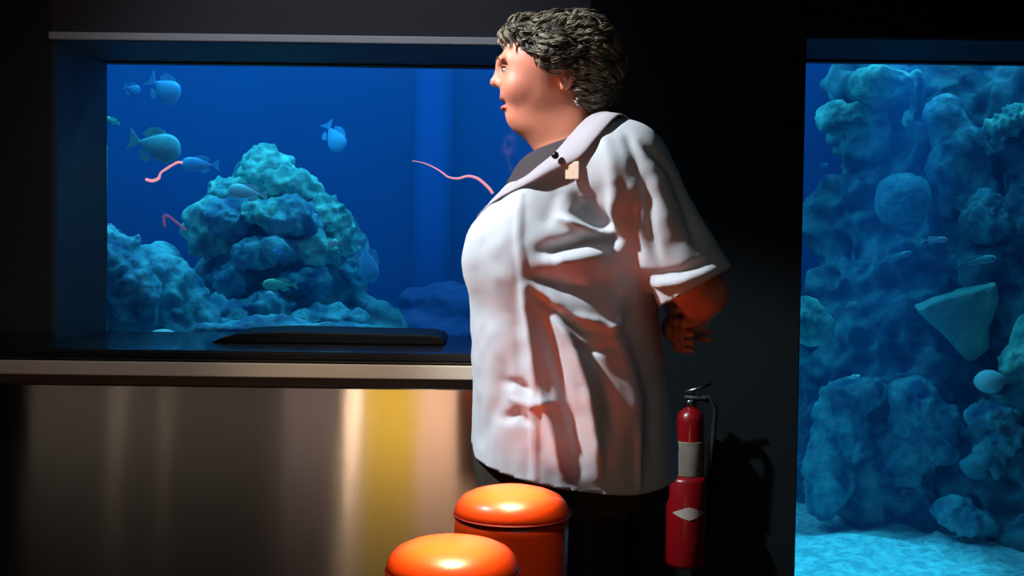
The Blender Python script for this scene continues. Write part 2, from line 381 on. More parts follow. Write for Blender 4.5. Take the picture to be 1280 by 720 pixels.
# left foreground corals
l1 = blobs('coral_outcrop', [(150, 335, 4.3, .10, .12, .10), (140, 300, 4.35, .06, .08, .06), (165, 370, 4.25, .11, .1, .12), (120, 400, 4.3, .13, .12, .15), (150, 460, 4.3, .18, .15, .15), (172, 300, 4.32, .022, .03, .03), (140, 620, 4.3, .2, .16, .35), (140, 820, 4.3, .25, .2, .32)],
     m_coral_blue, h=.012, n1=(.03, 8), n2=(.012, 26))
tagp(l1, 'lumpy blue coral outcrop cut by the left edge of the wide window', 'coral')
l2 = blobs('coral_outcrop', [(200, 345, 4.4, .07, .1, .09), (225, 365, 4.4, .08, .1, .08), (232, 395, 4.35, .09, .1, .10), (205, 400, 4.4, .12, .1, .13), (185, 330, 4.4, .02, .04, .03), (215, 480, 4.42, .2, .13, .18), (215, 650, 4.42, .22, .13, .35), (215, 820, 4.42, .25, .18, .32)],
     m_coral_blue, h=.012, n1=(.028, 9), n2=(.012, 28))
tagp(l2, 'ragged teal coral outcrop between the left edge outcrop and the big mound', 'coral')
l3 = blobs('coral_head', [(205, 424, 4.05, .04, .05, .024), (195, 428, 4.05, .03, .04, .02), (206, 520, 4.08, .06, .06, .24), (206, 760, 4.08, .12, .1, .42)], m_coral_pale, h=.01, n1=(.006, 9), n2=(.003, 30))
l3.name = 'coral_tip'; tagp(l3, 'small bright cyan coral tip just above the ledge near the left corner', 'coral')
l4 = blobs('coral_shelf', [(300, 412, 4.15, .16, .07, .03), (390, 414, 4.15, .2, .07, .035), (440, 425, 4.2, .10, .07, .05), (350, 520, 4.2, .28, .1, .22), (350, 780, 4.2, .3, .12, .42)], m_coral_blue, h=.012, n1=(.016, 9), n2=(.006, 26))
tagp(l4, 'low blue coral shelf lying in front of the big mound behind the black slab', 'coral')
l5 = blobs('reef_hummock', [(545, 372, 5.6, .16, .12, .06), (590, 380, 5.6, .2, .15, .08), (560, 440, 5.6, .4, .2, .2), (560, 560, 5.6, .5, .25, .5), (560, 700, 5.6, .5, .25, .5)], mat('dusky_purple_rock', (.05, .06, .22), .9, col2=(.09, .10, .3), bump=.5), h=.02, n1=(.03, 6), n2=(.01, 20))
tagp(l5, 'dusky purple hummock far back in the water right of the big mound', 'rock')
# bright vertical band of light in the water, put in as a paler blue column
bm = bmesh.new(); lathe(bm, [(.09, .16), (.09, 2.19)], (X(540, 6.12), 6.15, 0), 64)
tagp(frombm('light_band_column', bm, m_light_band, smooth=True), 'bright vertical band in the water left of the person, made as an added pale blue column', 'column')
# right hand reef
reef = [(1240, 600, 5.0, .5, .3, .6), (1150, 560, 4.95, .3, .28, .55), (1060, 570, 5.15, .2, .3, .5), (1050, 500, 5.1, .14, .2, .25),
        (1120, 420, 5.1, .3, .25, .4), (1068, 380, 5.15, .17, .2, .3), (1060, 270, 5.2, .12, .18, .2), (1072, 160, 5.15, .11, .16, .14),
        (1090, 120, 5.1, .13, .16, .10), (1180, 250, 5.15, .3, .25, .4), (1150, 120, 5.25, .2, .2, .25), (1250, 200, 5.2, .3, .25, .45),
        (1250, 380, 5.1, .3, .25, .4), (1290, 120, 5.0, .22, .2, .15), (1330, 400, 4.9, .4, .3, .9), (1200, 700, 5.0, .4, .35, .3), (1330, 650, 4.6, .4, .3, .5),
        (1010, 480, 5.4, .12, .2, .4), (1020, 600, 5.3, .14, .2, .3), (1350, 700, 4.35, .25, .25, .3), (1260, 690, 4.75, .3, .3, .2)]
rs = blobs('reef_cliff', reef, m_reef_dark, h=.016, k=.08, n1=(.07, 4.5), n2=(.045, 11))
tagp(rs, 'tall blue green reef wall of rough rock filling the right hand window', 'rock')
def coral(name, spec, m, label, **kw): return tagp(blobs(name, spec, m, **kw), label, 'coral')
coral('round_coral', [(1128, 250, 4.72, .098, .09, .098)], m_brain, 'smooth round ball coral high on the reef wall, nearer the window edge', h=.009, n1=(.008, 9), n2=(.003, 40))
coral('round_coral', [(1240, 276, 4.72, .10, .09, .085), (1232, 262, 4.70, .06, .06, .06)], m_brain, 'knobbly round coral right of the smooth ball coral', h=.009, n1=(.015, 12), n2=(.010, 40))
coral('tall_coral', [(1200, 200, 4.85, .12, .1, .15), (1180, 150, 4.87, .07, .08, .10), (1220, 235, 4.85, .09, .08, .10)], m_coral_blue, 'tall smooth hump of coral above and between the two round corals', h=.012, n1=(.016, 8), n2=(.006, 30))
coral('crest_coral', [(1100, 97, 4.72, .09, .08, .035), (1125, 100, 4.72, .06, .06, .03), (1090, 112, 4.74, .06, .06, .03)], m_coral_teal, 'teal coral crest touching the top edge of the right hand window', h=.01, n1=(.014, 10), n2=(.006, 30))
coral('knob_coral', [(1042, 150, 4.78, .06, .06, .05), (1060, 145, 4.76, .05, .05, .04), (1075, 150, 4.78, .03, .05, .05)], m_coral_teal, 'teal knob of coral beside the open blue water at upper left of the reef', h=.01, n1=(.014, 10), n2=(.006, 30))
coral('stem_coral', [(1142, 118, 4.7, .014, .02, .06), (1134, 148, 4.7, .018, .02, .03), (1146, 92, 4.7, .02, .02, .02)], m_coral_teal, 'thin upright pale coral stem under the window top', h=.006, k=.03, n1=(.006, 12), n2=(.003, 40))
coral('lump_coral', [(1008, 398, 4.55, .07, .07, .08), (1018, 412, 4.55, .06, .06, .05)], m_coral_teal, 'bright cyan lump coral against the dark left edge of the right window', h=.01, n1=(.01, 10), n2=(.005, 30))
coral('pebble_coral', [(1240, 476, 4.45, .042, .045, .028), (1232, 478, 4.45, .03, .04, .022)], m_coral_pale, 'small bright cyan stone coral below the green plate coral', h=.007, n1=(.005, 10), n2=(.002, 30))
coral('edge_coral', [(1275, 455, 4.5, .06, .06, .07), (1290, 420, 4.5, .06, .06, .08)], m_coral_teal, 'teal coral at the right edge of the photo beside the small bright stone', h=.01, n1=(.014, 10), n2=(.006, 30))
coral('branch_coral', [(1262, 150, 4.7, .05, .05, .025), (1245, 160, 4.72, .05, .05, .022), (1280, 140, 4.7, .06, .05, .03)], m_coral_teal, 'ragged teal branch coral high at the right edge of the photo', h=.008, n1=(.022, 16), n2=(.012, 40))
coral('pillar_coral', [(1045, 530, 4.6, .09, .09, .13), (1032, 600, 4.6, .08, .1, .16), (1075, 490, 4.62, .10, .1, .06), (1040, 488, 4.55, .04, .05, .03), (1085, 620, 4.7, .1, .1, .18)], m_coral_blue, 'big arched blue coral pillar standing on the sand at the window edge', h=.012, n1=(.02, 8), n2=(.010, 26))
coral('shaggy_coral', [(1145, 510, 4.6, .085, .08, .09), (1130, 560, 4.62, .09, .08, .13), (1165, 545, 4.6, .09, .08, .09), (1150, 640, 4.7, .14, .1, .16)], m_coral_blue, 'shaggy green blue coral right of the arched pillar', h=.011, n1=(.026, 9), n2=(.014, 28))
coral('shelf_coral', [(1245, 520, 4.45, .09, .07, .035), (1262, 548, 4.42, .06, .06, .04), (1232, 585, 4.45, .05, .06, .05), (1252, 570, 4.45, .04, .05, .04)], m_coral_blue, 'broken blue shelf coral low on the reef under the small bright stone', h=.010, n1=(.024, 12), n2=(.012, 30))
coral('low_coral', [(1190, 640, 4.4, .06, .06, .05), (1218, 655, 4.38, .06, .06, .03)], m_coral_blue, 'low dim coral clump near the sand at lower right', h=.010, n1=(.02, 12), n2=(.01, 30))
# wedge shaped green plate coral: a thick triangular slab
tri = [(1143, 388), (1180, 372), (1215, 363), (1248, 352), (1246, 385), (1236, 408), (1238, 440), (1212, 455), (1190, 430), (1168, 408)]
bm = bmesh.new()
ft = [bm.verts.new(P(x, y, 4.58+.0005*(y-350))) for x, y in tri]; bk2 = [bm.verts.new(P(x-4, y-6, 4.78)) for x, y in tri]
for i in range(len(tri)):
    j = (i+1) % len(tri); bm.faces.new((ft[i], ft[j], bk2[j], bk2[i]))
bm.faces.new(ft); bm.faces.new(bk2[::-1])
pc = frombm('plate_coral', bm, m_fan, smooth=True, bevel=.02)
sb = pc.modifiers.new('sub', 'SUBSURF'); sb.levels = sb.render_levels = 3; sb.subdivision_type = 'SIMPLE'
tx = bpy.data.textures.new('lumps', 'CLOUDS'); tx.noise_scale = .08
dm = pc.modifiers.new('disp', 'DISPLACE'); dm.texture = tx; dm.strength = .03; dm.texture_coords = 'GLOBAL'
tagp(pc, 'green wedge shaped plate coral jutting from the reef wall', 'coral')
# ------------------------------------------------------------------ fish
def fish(px, py, Y, L, hgt, ang, m, label, tilt=0, tailm=None):
    """ang = heading in the picture plane: 0 right, 180 left (degrees, counter-clockwise)"""
    c = P(px, py, Y); flip = math.cos(R(ang)) < 0
    e = empty('fish', c, label, 'fish', 'fish in the aquarium')
    a = R(180-ang if flip else ang)
    e.rotation_euler = (0, -a, math.pi if flip else 0) if not flip else (0, -a, math.pi)
    def sub(name, bm, mm, smooth=True):
        bmesh.ops.recalc_face_normals(bm, faces=bm.faces)
        me = bpy.data.meshes.new(name); bm.to_mesh(me); bm.free(); me.materials.append(mm)
        if smooth: me.shade_smooth()
        o = bpy.data.objects.new(name, me); C.objects.link(o); o.parent = e; return o
    bm = bmesh.new(); rings = []
    N = 16
    for i in range(N+1):
        t = i/N; x = L*(.5-t*.82)
        s = max(.02, math.sin(math.pi*min(.999, t**.62)))**.9 if t < .96 else .13
        s = max(s, .14 if t > .2 else .03)
        rings.append([bm.verts.new((x, .22*hgt*s*math.cos(q), .5*hgt*s*math.sin(q)+.03*hgt*math.sin(t*3))) for q in [2*math.pi*k/14 for k in range(14)]])
    for r0, r1 in zip(rings, rings[1:]):
        for k in range(14): bm.faces.new((r0[k], r0[(k+1) % 14], r1[(k+1) % 14], r1[k]))
    bm.faces.new(rings[0]); bm.faces.new(rings[-1][::-1]); sub('body', bm, m)
    def fin(name, pts, th=.0025):
        bm = bmesh.new(); A = [bm.verts.new((x*L, -th, z*hgt)) for x, z in pts]; B_ = [bm.verts.new((x*L, th, z*hgt)) for x, z in pts]
        n_ = len(pts)
        for k in range(n_): bm.faces.new((A[k], A[(k+1) % n_], B_[(k+1) % n_], B_[k]))
        bm.faces.new(A); bm.faces.new(B_[::-1]); sub(name, bm, tailm or m, False)
    fin('tail_fin', [(-.28, .07), (-.36, .18), (-.5, .40), (-.47, .15), (-.45, 0), (-.47, -.15), (-.5, -.38), (-.36, -.16), (-.28, -.05)])
    fin('dorsal_fin', [(.22, .38), (.12, .58), (-.02, .64), (-.16, .58), (-.27, .32), (-.18, .2), (.1, .38)])
    fin('anal_fin', [(.0, -.42), (-.08, -.58), (-.2, -.48), (-.27, -.25), (-.15, -.25)])
    for s in (-1, 1):
        bm = bmesh.new(); bmesh.ops.create_uvsphere(bm, u_segments=10, v_segments=8, radius=.035*L, matrix=Matrix.Translation((L*.36, s*.085*hgt, .07*hgt)))
        sub('eye', bm, m_eye_dark)
    return e
fish(204, 111, 4.35, .125, .085, -35, m_fish_blue, 'blue oval fish swimming highest near the top left of the wide window')
fish(165, 112, 4.9, .07, .045, -20, m_fish_dim, 'tiny dim fish left of the highest blue fish')
fish(193, 183, 4.25, .18, .10, -14, m_fish_teal, 'large teal fish with raised fins below the highest blue fish')
fish(250, 206, 4.45, .135, .052, 180, m_fish_blue, 'slim blue fish facing the pink strand above the big mound')
fish(140, 151, 4.5, .06, .02, 160, m_fish_green, 'tiny pale fish-shaped fleck at the very left edge of the wide window')  # faint fleck by the window edge, modelled as a tiny fish
fish(417, 171, 4.9, .125, .075, -62, m_fish_blue, 'faint blue fish alone in open water above right of the big mound')
fish(310, 241, 4.38, .14, .05, 172, m_fish_pale, 'bright cyan fish passing in front of the top of the big mound')
fish(350, 356, 4.25, .12, .038, 180, m_fish_green, 'pale green fish low in front of the big mound')
fish(333, 369, 4.3, .05, .024, 10, m_fish_pale, 'tiny pale fish just under the pale green fish')
fish(458, 326, 4.4, .16, .068, -76, m_fish_blue, 'bright blue fish diving at the right side of the big mound')
fish(415, 306, 4.35, .05, .025, 35, m_fish_pale, 'tiny cyan fish on the right shoulder of the big mound')
fish(348, 315, 4.36, .04, .02, 180, m_fish_blue, 'tiny blue fish at the centre of the big mound')
fish(1168, 300, 4.5, .095, .022, 2, m_fish_pale, 'slender pale fish-shaped streak under the smooth ball coral')  # this and the next two: thin bright reef streaks modelled as fish
fish(1118, 322, 4.5, .13, .022, 18, m_fish_teal, 'slender tilted fish-shaped streak lower left of the pale one in the right window')
fish(1222, 326, 4.5, .14, .03, 8, m_fish_teal, 'slender fish-shaped streak under the knobbly round coral')
fish(1064, 381, 4.4, .035, .016, 10, m_fish_pale, 'tiny bright fish left of the green plate coral')
fish(1030, 207, 4.5, .03, .018, 0, m_fish_blue, 'tiny blue fish in the open water at upper left of the right window')
fish(1068, 471, 4.3, .04, .012, 10, m_fish_pale, 'tiny bright fish above the arched coral pillar')
# ------------------------------------------------------------------ pink squiggles of unknown kind, built as glowing tubes in the water
def strand(pts, Y, r, m, label, name='glowing_strand'):
    P3 = [P(x, y, Y) for x, y in pts]
    # smooth resample
    out = []; rr = []
    for i in range(len(P3)-1):
        p0, p1, p2, p3 = P3[max(i-1, 0)], P3[i], P3[i+1], P3[min(i+2, len(P3)-1)]
        for k in range(5):
            t = k/5; out.append(.5*((2*p1)+(p2-p0)*t+(2*p0-5*p1+4*p2-p3)*t*t+(3*p1-p0-3*p2+p3)*t**3)); rr.append(r[i]+(r[i+1]-r[i])*t)
    out.append(P3[-1]); rr.append(r[-1])
    bm = bmesh.new(); tube(bm, out, rr, 8)
    return tagp(frombm(name, bm, m, smooth=True), label, 'strand')
strand([(182, 224), (190, 226), (198, 223), (201, 216), (208, 211), (216, 206), (222, 203), (228, 203)], 3.95, [.004, .005, .005, .003, .004, .0035, .004, .004], m_pink_glow, 'short pink glowing squiggle at the snout of the slim blue fish')
strand([(515, 201), (527, 203), (540, 208), (552, 215), (560, 221), (572, 223), (585, 220), (597, 223), (606, 230), (612, 236), (616, 242)], 3.95, [.0008, .0012, .0018, .0025, .0028, .0032, .0038, .0042, .0045, .0048, .0045], m_pink_glow, 'long wavy pink glowing strand ending at the chest of the person')
strand([(206, 284), (205, 271), (210, 270), (222, 279), (233, 288)], 4.0, [.004, .005, .004, .004, .003], m_dim_pink_glow, 'dim hooked purple pink strand above the ragged teal outcrop')
# ------------------------------------------------------------------ stools
def stool(px, py, Y, r, label):
    c = P(px, py, Y); zt = c.z
    e = empty('round_stool', (c.x, Y, 0), label, 'stool', 'orange red round stools')
    bm = bmesh.new(); pr = [(0, .040), (.02, .0395), (.045, .037), (.07, .031), (.088, .023), (.098, .013), (.103, .003), (.104, -.004), (.1035, -.009)]
    pr = [(a*r/.104, b_*1.02) for a, b_ in pr]
    lathe(bm, [(0, -.009)] + pr[::-1], (c.x, Y, zt), 72); frombm('seat_cushion', bm, m_vinyl, e, True)
    bm = bmesh.new(); tube(bm, [(c.x+(r+.0005)*math.cos(q), Y+(r+.0005)*math.sin(q), zt-.010) for q in [2*math.pi*k/72 for k in range(73)]], .0022, 6)
    frombm('seam_piping', bm, mat('dark_piping', (.25, .01, .004), .5), e, True)
    bm = bmesh.new(); lathe(bm, [(r*.99, -.012), (r*1.0, -.03), (r*.985, -.1), (r*.95, -.2), (r*.9, -.255), (r*.7, -.262)], (c.x, Y, zt), 72)
    frombm('drum', bm, m_vinyl, e, True)
    bm = bmesh.new(); lathe(bm, [(.028, -.262-0), (.028, -(zt-.03))], (c.x, Y, zt), 32); frombm('post', bm, m_chrome, e, True)
    bm = bmesh.new(); lathe(bm, [(.0, 0.001), (.16, .001), (.162, .008), (.15, .016), (.05, .03), (.03, .034), (0, .034)], (c.x, Y, 0), 48); frombm('base_plate', bm, m_chrome, e, True)
stool(640, 636, 2.3, .104, 'round orange red stool farther back, touching the trousers of the person')
stool(566, 705, 1.985, .104, 'round orange red stool nearest the camera, cut by the bottom of the photo')
# ------------------------------------------------------------------ fire extinguisher on the pillar
Ye = 3.34-.075
ec = P(858, 640, Ye)
ex = empty('fire_extinguisher', (ec.x, Ye, P(858, 706, Ye).z), 'red fire extinguisher hanging on the dark pillar behind the person', 'fire extinguisher')
def ez(py): return P(858, py, Ye).z
z0, z1, z2, z3 = ez(706), ez(594), ez(550), ez(512)
bm = bmesh.new(); lathe(bm, [(.048, 0), (.052, .01), (.052, z1-z0-.012), (.046, z1-z0)], (ec.x, Ye, z0), 40); frombm('holder', bm, m_ext_red, ex, True, .0)
bm = bmesh.new(); lathe(bm, [(.030, z1-z0-.02), (.035, z1-z0), (.035, z3-z0-.03), (.033, z3-z0-.012), (.022, z3-z0), (.014, z3-z0+.006)], (ec.x+.006, Ye, z0), 40); frombm('cylinder', bm, m_ext_red, ex, True)
bm = bmesh.new(); lathe(bm, [(.0358, 0), (.0362, .002), (.0362, z2-z1-.004), (.0358, z2-z1-.002)], (ec.x+.006, Ye, z1+.001), 40); frombm('label_band', bm, m_label, ex, True)['label'] = 'pale label band'
bm = bmesh.new(); lathe(bm, [(.016, 0), (.016, .02), (.012, .024), (.012, .04)], (ec.x+.006, Ye, z3+.004), 24); frombm('valve', bm, m_chrome, ex, True)
zt = z3+.045
bm = bmesh.new(); tube(bm, [(ec.x-.012, Ye-.01, zt), (ec.x+.02, Ye-.012, zt+.010), (ec.x+.055, Ye-.014, zt+.024)], [.006, .005, .004], 8); frombm('lever', bm, m_chrome, ex, True)
bm = bmesh.new(); tube(bm, [(ec.x-.012, Ye-.01, zt-.012), (ec.x+.03, Ye-.012, zt-.014), (ec.x+.05, Ye-.012, zt-.022)], [.006, .005, .004], 8); frombm('handle', bm, m_rubber, ex, True)
bm = bmesh.new(); tube(bm, [(ec.x+.015, Ye, zt-.018), (ec.x+.05, Ye-.01, zt-.01), (ec.x+.068, Ye-.01, zt-.04), (ec.x+.062, Ye-.01, zt-.12), (ec.x+.058, Ye-.01, zt-.2)], .0065, 8); frombm('hose', bm, m_rubber, ex, True)
bm = bmesh.new(); box(bm, ec.x-.02, ec.x+.02, Ye+.03, 3.339, z0+.05, z0+.2); frombm('wall_bracket', bm, m_black, ex)
# white diamond mark wrapped on the front of the holder
bm = bmesh.new(); dz = ez(637)-z0
def cyl(u, w): a_ = u/.0526; return (ec.x-.004+.0526*math.sin(a_)+.004, Ye-.0526*math.cos(a_), z0+dz+w)
cols = 12; tp_, bt_ = [], []
for i in range(cols+1):
    u = -.044+.088*i/cols; h_ = max(.0012, .017*max(0, 1-abs(u)/.044)**.8)
    tp_.append(bm.verts.new(cyl(u, h_))); bt_.append(bm.verts.new(cyl(u, -h_)))
for i in range(cols): bm.faces.new((bt_[i], bt_[i+1], tp_[i+1], tp_[i]))
o = frombm('diamond_mark', bm, m_white, ex, False); o['label'] = 'white diamond mark'
sd = o.modifiers.new('s', 'SOLIDIFY'); sd.thickness = .001
# ------------------------------------------------------------------ the person
YP = 2.67; NS = YP-.22
def Q(px, py, dy=0): return np.array(P(px, py, YP))+np.array([0, dy, 0])
S6 = 1/600.
per = empty('person', (Q(720, 400)[0], YP, 0), 'person in pale grey short sleeved shirt standing in profile, hands behind the back', 'person')
def mirror(fn):
    return fn
prof_t = [(150, 705, 760, .05), (168, 688, 776, .09), (185, 660, 792, .145), (205, 641, 806, .185), (240, 621, 818, .205), (280, 606, 824, .215), (312, 594, 826, .22), (345, 586, 826, .225),
          (385, 588, 822, .215), (430, 590, 826, .22), (480, 592, 834, .23), (530, 591, 842, .24), (605, 589, 848, .245), (640, 590, 848, .245)]
zs = [Q(700, r[0])[2] for r in prof_t]
x0s = [Q(r[1], r[0])[0] for r in prof_t]; x1s = [Q(r[2], r[0])[0] for r in prof_t]; hws = [r[3] for r in prof_t]
SH = [P(784, 212, 2.49)]; SH.append(Vector((SH[0].x, 2*YP-2.49, SH[0].z))); EL = [P(864, 352, 2.47), P(830, 352, 2.88)]
HAND = P(858, 412, 2.66)
WR = [P(872, 392, 2.62), P(848, 404, 2.74)]
def torso(p, off):
    d = loft(p, zs, np.array(x0s), np.array(x1s), np.array(hws), YP, 2.25)
    for s in (-1, 1):
        d = smin(d, ell(p, Q(634, 318, s*.095), (.085, .095, .095)), .05)
        d = smin(d, ell(p, Q(760, 200, s*.15), (.085, .08, .07)), .06)
    return d-off
def shirt_sdf(p):
    d = torso(p, .0)
    d = smin(d, cone(p, SH[0], EL[0], .086, .078), .035)
    d = smin(d, cone(p, SH[1], EL[1], .086, .078), .035)
    return d
lo = (Q(560, 0)[0], 2.30, Q(0, 660)[2]); hi = (Q(940, 0)[0], 3.04, Q(0, 120)[2])
v, f = nets(shirt_sdf, lo, hi, .0055)
v = relax(v, f, 2)
n = vnormals(v, f)
def polyd(px, py, pts, amps=None):
    best = np.full(px.shape, 1e9); amp = np.zeros(px.shape)
    m_ = len(pts)-1
    for i in range(m_):
        a = np.array(pts[i], float); b_ = np.array(pts[i+1], float); ab_ = b_-a
        t = np.clip(((px-a[0])*ab_[0]+(py-a[1])*ab_[1])/(ab_@ab_), 0, 1)
        d = np.hypot(px-a[0]-t*ab_[0], py-a[1]-t*ab_[1]); s = (i+t)/m_
        u = d < best; best = np.where(u, d, best); amp = np.where(u, s, amp)
    return best, amp
px, py = W(v[:, 0], v[:, 2], 2.47)
near = np.clip((YP+.02-v[:, 1])/.10, 0, 1)
disp = np.zeros(len(v))
folds = [ # (points, width px, amplitude m, end fade)
 ([(768, 302), (735, 300), (700, 308), (680, 312)], 8, -.032), ([(762, 292), (735, 268), (722, 252)], 13, -.030), ([(760, 296), (735, 287), (700, 272)], 5, .020),
 ([(762, 318), (725, 324), (690, 328)], 11, .016), ([(765, 352), (735, 362), (700, 356), (665, 348)], 14, -.022), ([(790, 250), (780, 290), (790, 340), (812, 372)], 9, -.022),
 ([(765, 230), (768, 270), (782, 320), (800, 365)], 8, .014), ([(665, 355), (690, 370), (715, 392), (745, 405)], 6, .014), ([(668, 368), (690, 388), (712, 405), (740, 418)], 6, -.014),
 ([(672, 385), (688, 425), (700, 470), (715, 520), (725, 580)], 9, -.015), ([(690, 385), (715, 430), (732, 480), (742, 540), (748, 590)], 8, .014),
 ([(705, 390), (735, 435), (755, 480), (768, 540)], 9, -.014), ([(655, 360), (664, 420), (672, 480), (690, 540), (702, 590)], 7, .013),
 ([(645, 395), (648, 450), (650, 500)], 8, -.006), ([(630, 478), (650, 482), (668, 490)], 6, -.012), ([(628, 525), (645, 518), (662, 528)], 6, -.011), ([(640, 500), (665, 506), (690, 500)], 5, .008),
 ([(760, 370), (770, 420), (790, 470), (800, 540)], 12, .012), ([(780, 380), (800, 430), (815, 500), (820, 580)], 12, -.014), ([(735, 395), (760, 410), (780, 400)], 7, .010),
 ([(720, 432), (745, 438), (765, 432)], 4, -.008), ([(612, 400), (616, 460), (612, 540)], 14, .006), ([(600, 560), (625, 500), (635, 450)], 9, -.006), ([(808, 200), (822, 240), (830, 290)], 14, .008),
 ([(795, 215), (806, 250), (806, 290), (818, 330)], 8, -.010), ([(845, 230), (858, 270), (868, 310)], 9, -.010), ([(800, 182), (830, 212), (848, 240)], 6, -.007), ([(796, 530), (797, 575), (797, 612)], 3.5, .009), ([(750, 165), (760, 200), (765, 235)], 9, .006),
 ([(780, 168), (790, 200), (788, 225)], 7, -.006), ([(800, 360), (840, 352), (890, 335)], 6, .008), ([(805, 345), (845, 338), (885, 322)], 5, -.008), ([(700, 235), (688, 262), (680, 285)], 9, -.004)]
for pts, wd, am in folds:
    d, s = polyd(px, py, pts)
    fade = np.clip(np.sin(np.pi*(s*.86+.07))*1.6, 0, 1)
    disp += am*np.exp(-(d/wd)**2)*fade
# placket ridge down the front
d, s = polyd(px, py, [(652, 240), (648, 300), (655, 350), (664, 420), (666, 500), (667, 595)])
disp += .004/(1+np.exp((d-5)/.8))*(py > 240)
disp = np.maximum(disp, -.028)*near
wr = vnoise(v*np.array([1, 1, .45]), 14)*.006+vnoise(v+3, 34)*.0022
disp += wr*np.clip((py-170)/60, 0, 1)
v = v+n*disp[:, None]
cx = v[f].mean(1)
ax_, ay_ = W(cx[:, 0], cx[:, 2], 2.55)
ex_, ey_ = W(cx[:, 0], cx[:, 2], YP)
hem = np.interp(ax_, [580, 600, 640, 700, 780, 800, 860], [574, 578, 587, 597, 606, 606, 600])
hem2 = np.where(cx[:, 1] > YP, hem-6, hem)
keep = ay_ < hem2
# sleeve ends
for k in (0, 1):
    A_ = np.array(SH[k]); B_ = np.array(EL[k]); u = (B_-A_)/np.linalg.norm(B_-A_)
    al = (cx-A_)@u; L_ = np.linalg.norm(B_-A_)
    rad = np.linalg.norm(cx-A_-al[:, None]*u, axis=1)
    side = (cx[:, 1] < 2.60) if k == 0 else (cx[:, 1] > 2.74)
    keep &= ~((al > L_+.012) & (rad < .11) & side & (cx[:, 0] > Q(800, 0)[0]) & (ey_ < 460))
# neck opening: hole round the neck, V down the front
neck = (((ex_-722)/52)**2+((cx[:, 1]-YP)/.072)**2 < 1) & (ey_ < 190)
vdep = np.interp(ex_, [600, 645, 690, 720, 735], [238, 238, 205, 185, 150])
vw = np.clip((240-ey_)/60, 0, 1)*.075
vn = (np.abs(cx[:, 1]-YP+.01) < vw) & (ey_ < 238) & (ex_ < 715)
nl = np.interp(ax_, [600, 645, 650, 655, 672, 693, 715, 736, 757, 775, 776], [226, 227, 229, 227, 213, 196, 171, 150, 146, 146, 0])
vn2 = (ay_ < nl) & ((cx[:, 1] < YP+9)) | ((ex_ < 665) & (np.abs(cx[:, 1]-YP) < .11) & (ey_ < 262-np.abs(cx[:, 1]-YP)*350))
keep &= ~(neck | vn2)
f2 = f[keep]
ed = np.sort(np.concatenate([f2[:, [0, 1]], f2[:, [1, 2]], f2[:, [2, 3]], f2[:, [3, 0]]]), axis=1)
ue, ct = np.unique(ed, axis=0, return_counts=True); bv_ = np.unique(ue[ct == 1])
hx, hy = W(v[bv_, 0], v[bv_, 2], 2.55)
hm = np.interp(hx, [580, 600, 640, 700, 780, 800, 860], [574, 578, 587, 597, 606, 606, 600])
low = np.abs(hy-hm) < 16
hm = np.where(v[bv_, 1] > YP, hm-6, hm)
v[bv_[low], 2] += ((hy-hm)[low])*2.55/F
for k in (0, 1):
    A_ = np.array(SH[k]); B_ = np.array(EL[k]); u = (B_-A_)/np.linalg.norm(B_-A_); L_ = np.linalg.norm(B_-A_)
    al = (v[bv_]-A_)@u; c_ = (np.abs(al-L_-.012) < .012) & (np.linalg.norm(v[bv_]-B_, axis=1) < .13) & (hy < 470)
    v[bv_[c_]] += (L_+.012-al[c_])[:, None]*u
eb = ue[ct == 1]
for _ in range(14):
    acc = np.zeros_like(v); num = np.zeros(len(v))
    for a_, b_ in ((0, 1), (1, 0)): np.add.at(acc, eb[:, a_], v[eb[:, b_]]); np.add.at(num, eb[:, a_], 1)
    mm = (num > 0) & (v[:, 2] > Q(0, 270)[2]); v[mm] = .5*v[mm]+.5*acc[mm]/num[mm, None]
used = np.unique(f2); remap = -np.ones(len(v), int); remap[used] = np.arange(len(used))
me = tomesh('shirt', v[used], remap[f2])
sh = link('shirt', me, m_shirt, per); sh['label'] = 'pale grey button shirt with short sleeves'
sd = sh.modifiers.new('s', 'SOLIDIFY'); sd.thickness = .004; sd.offset = -1
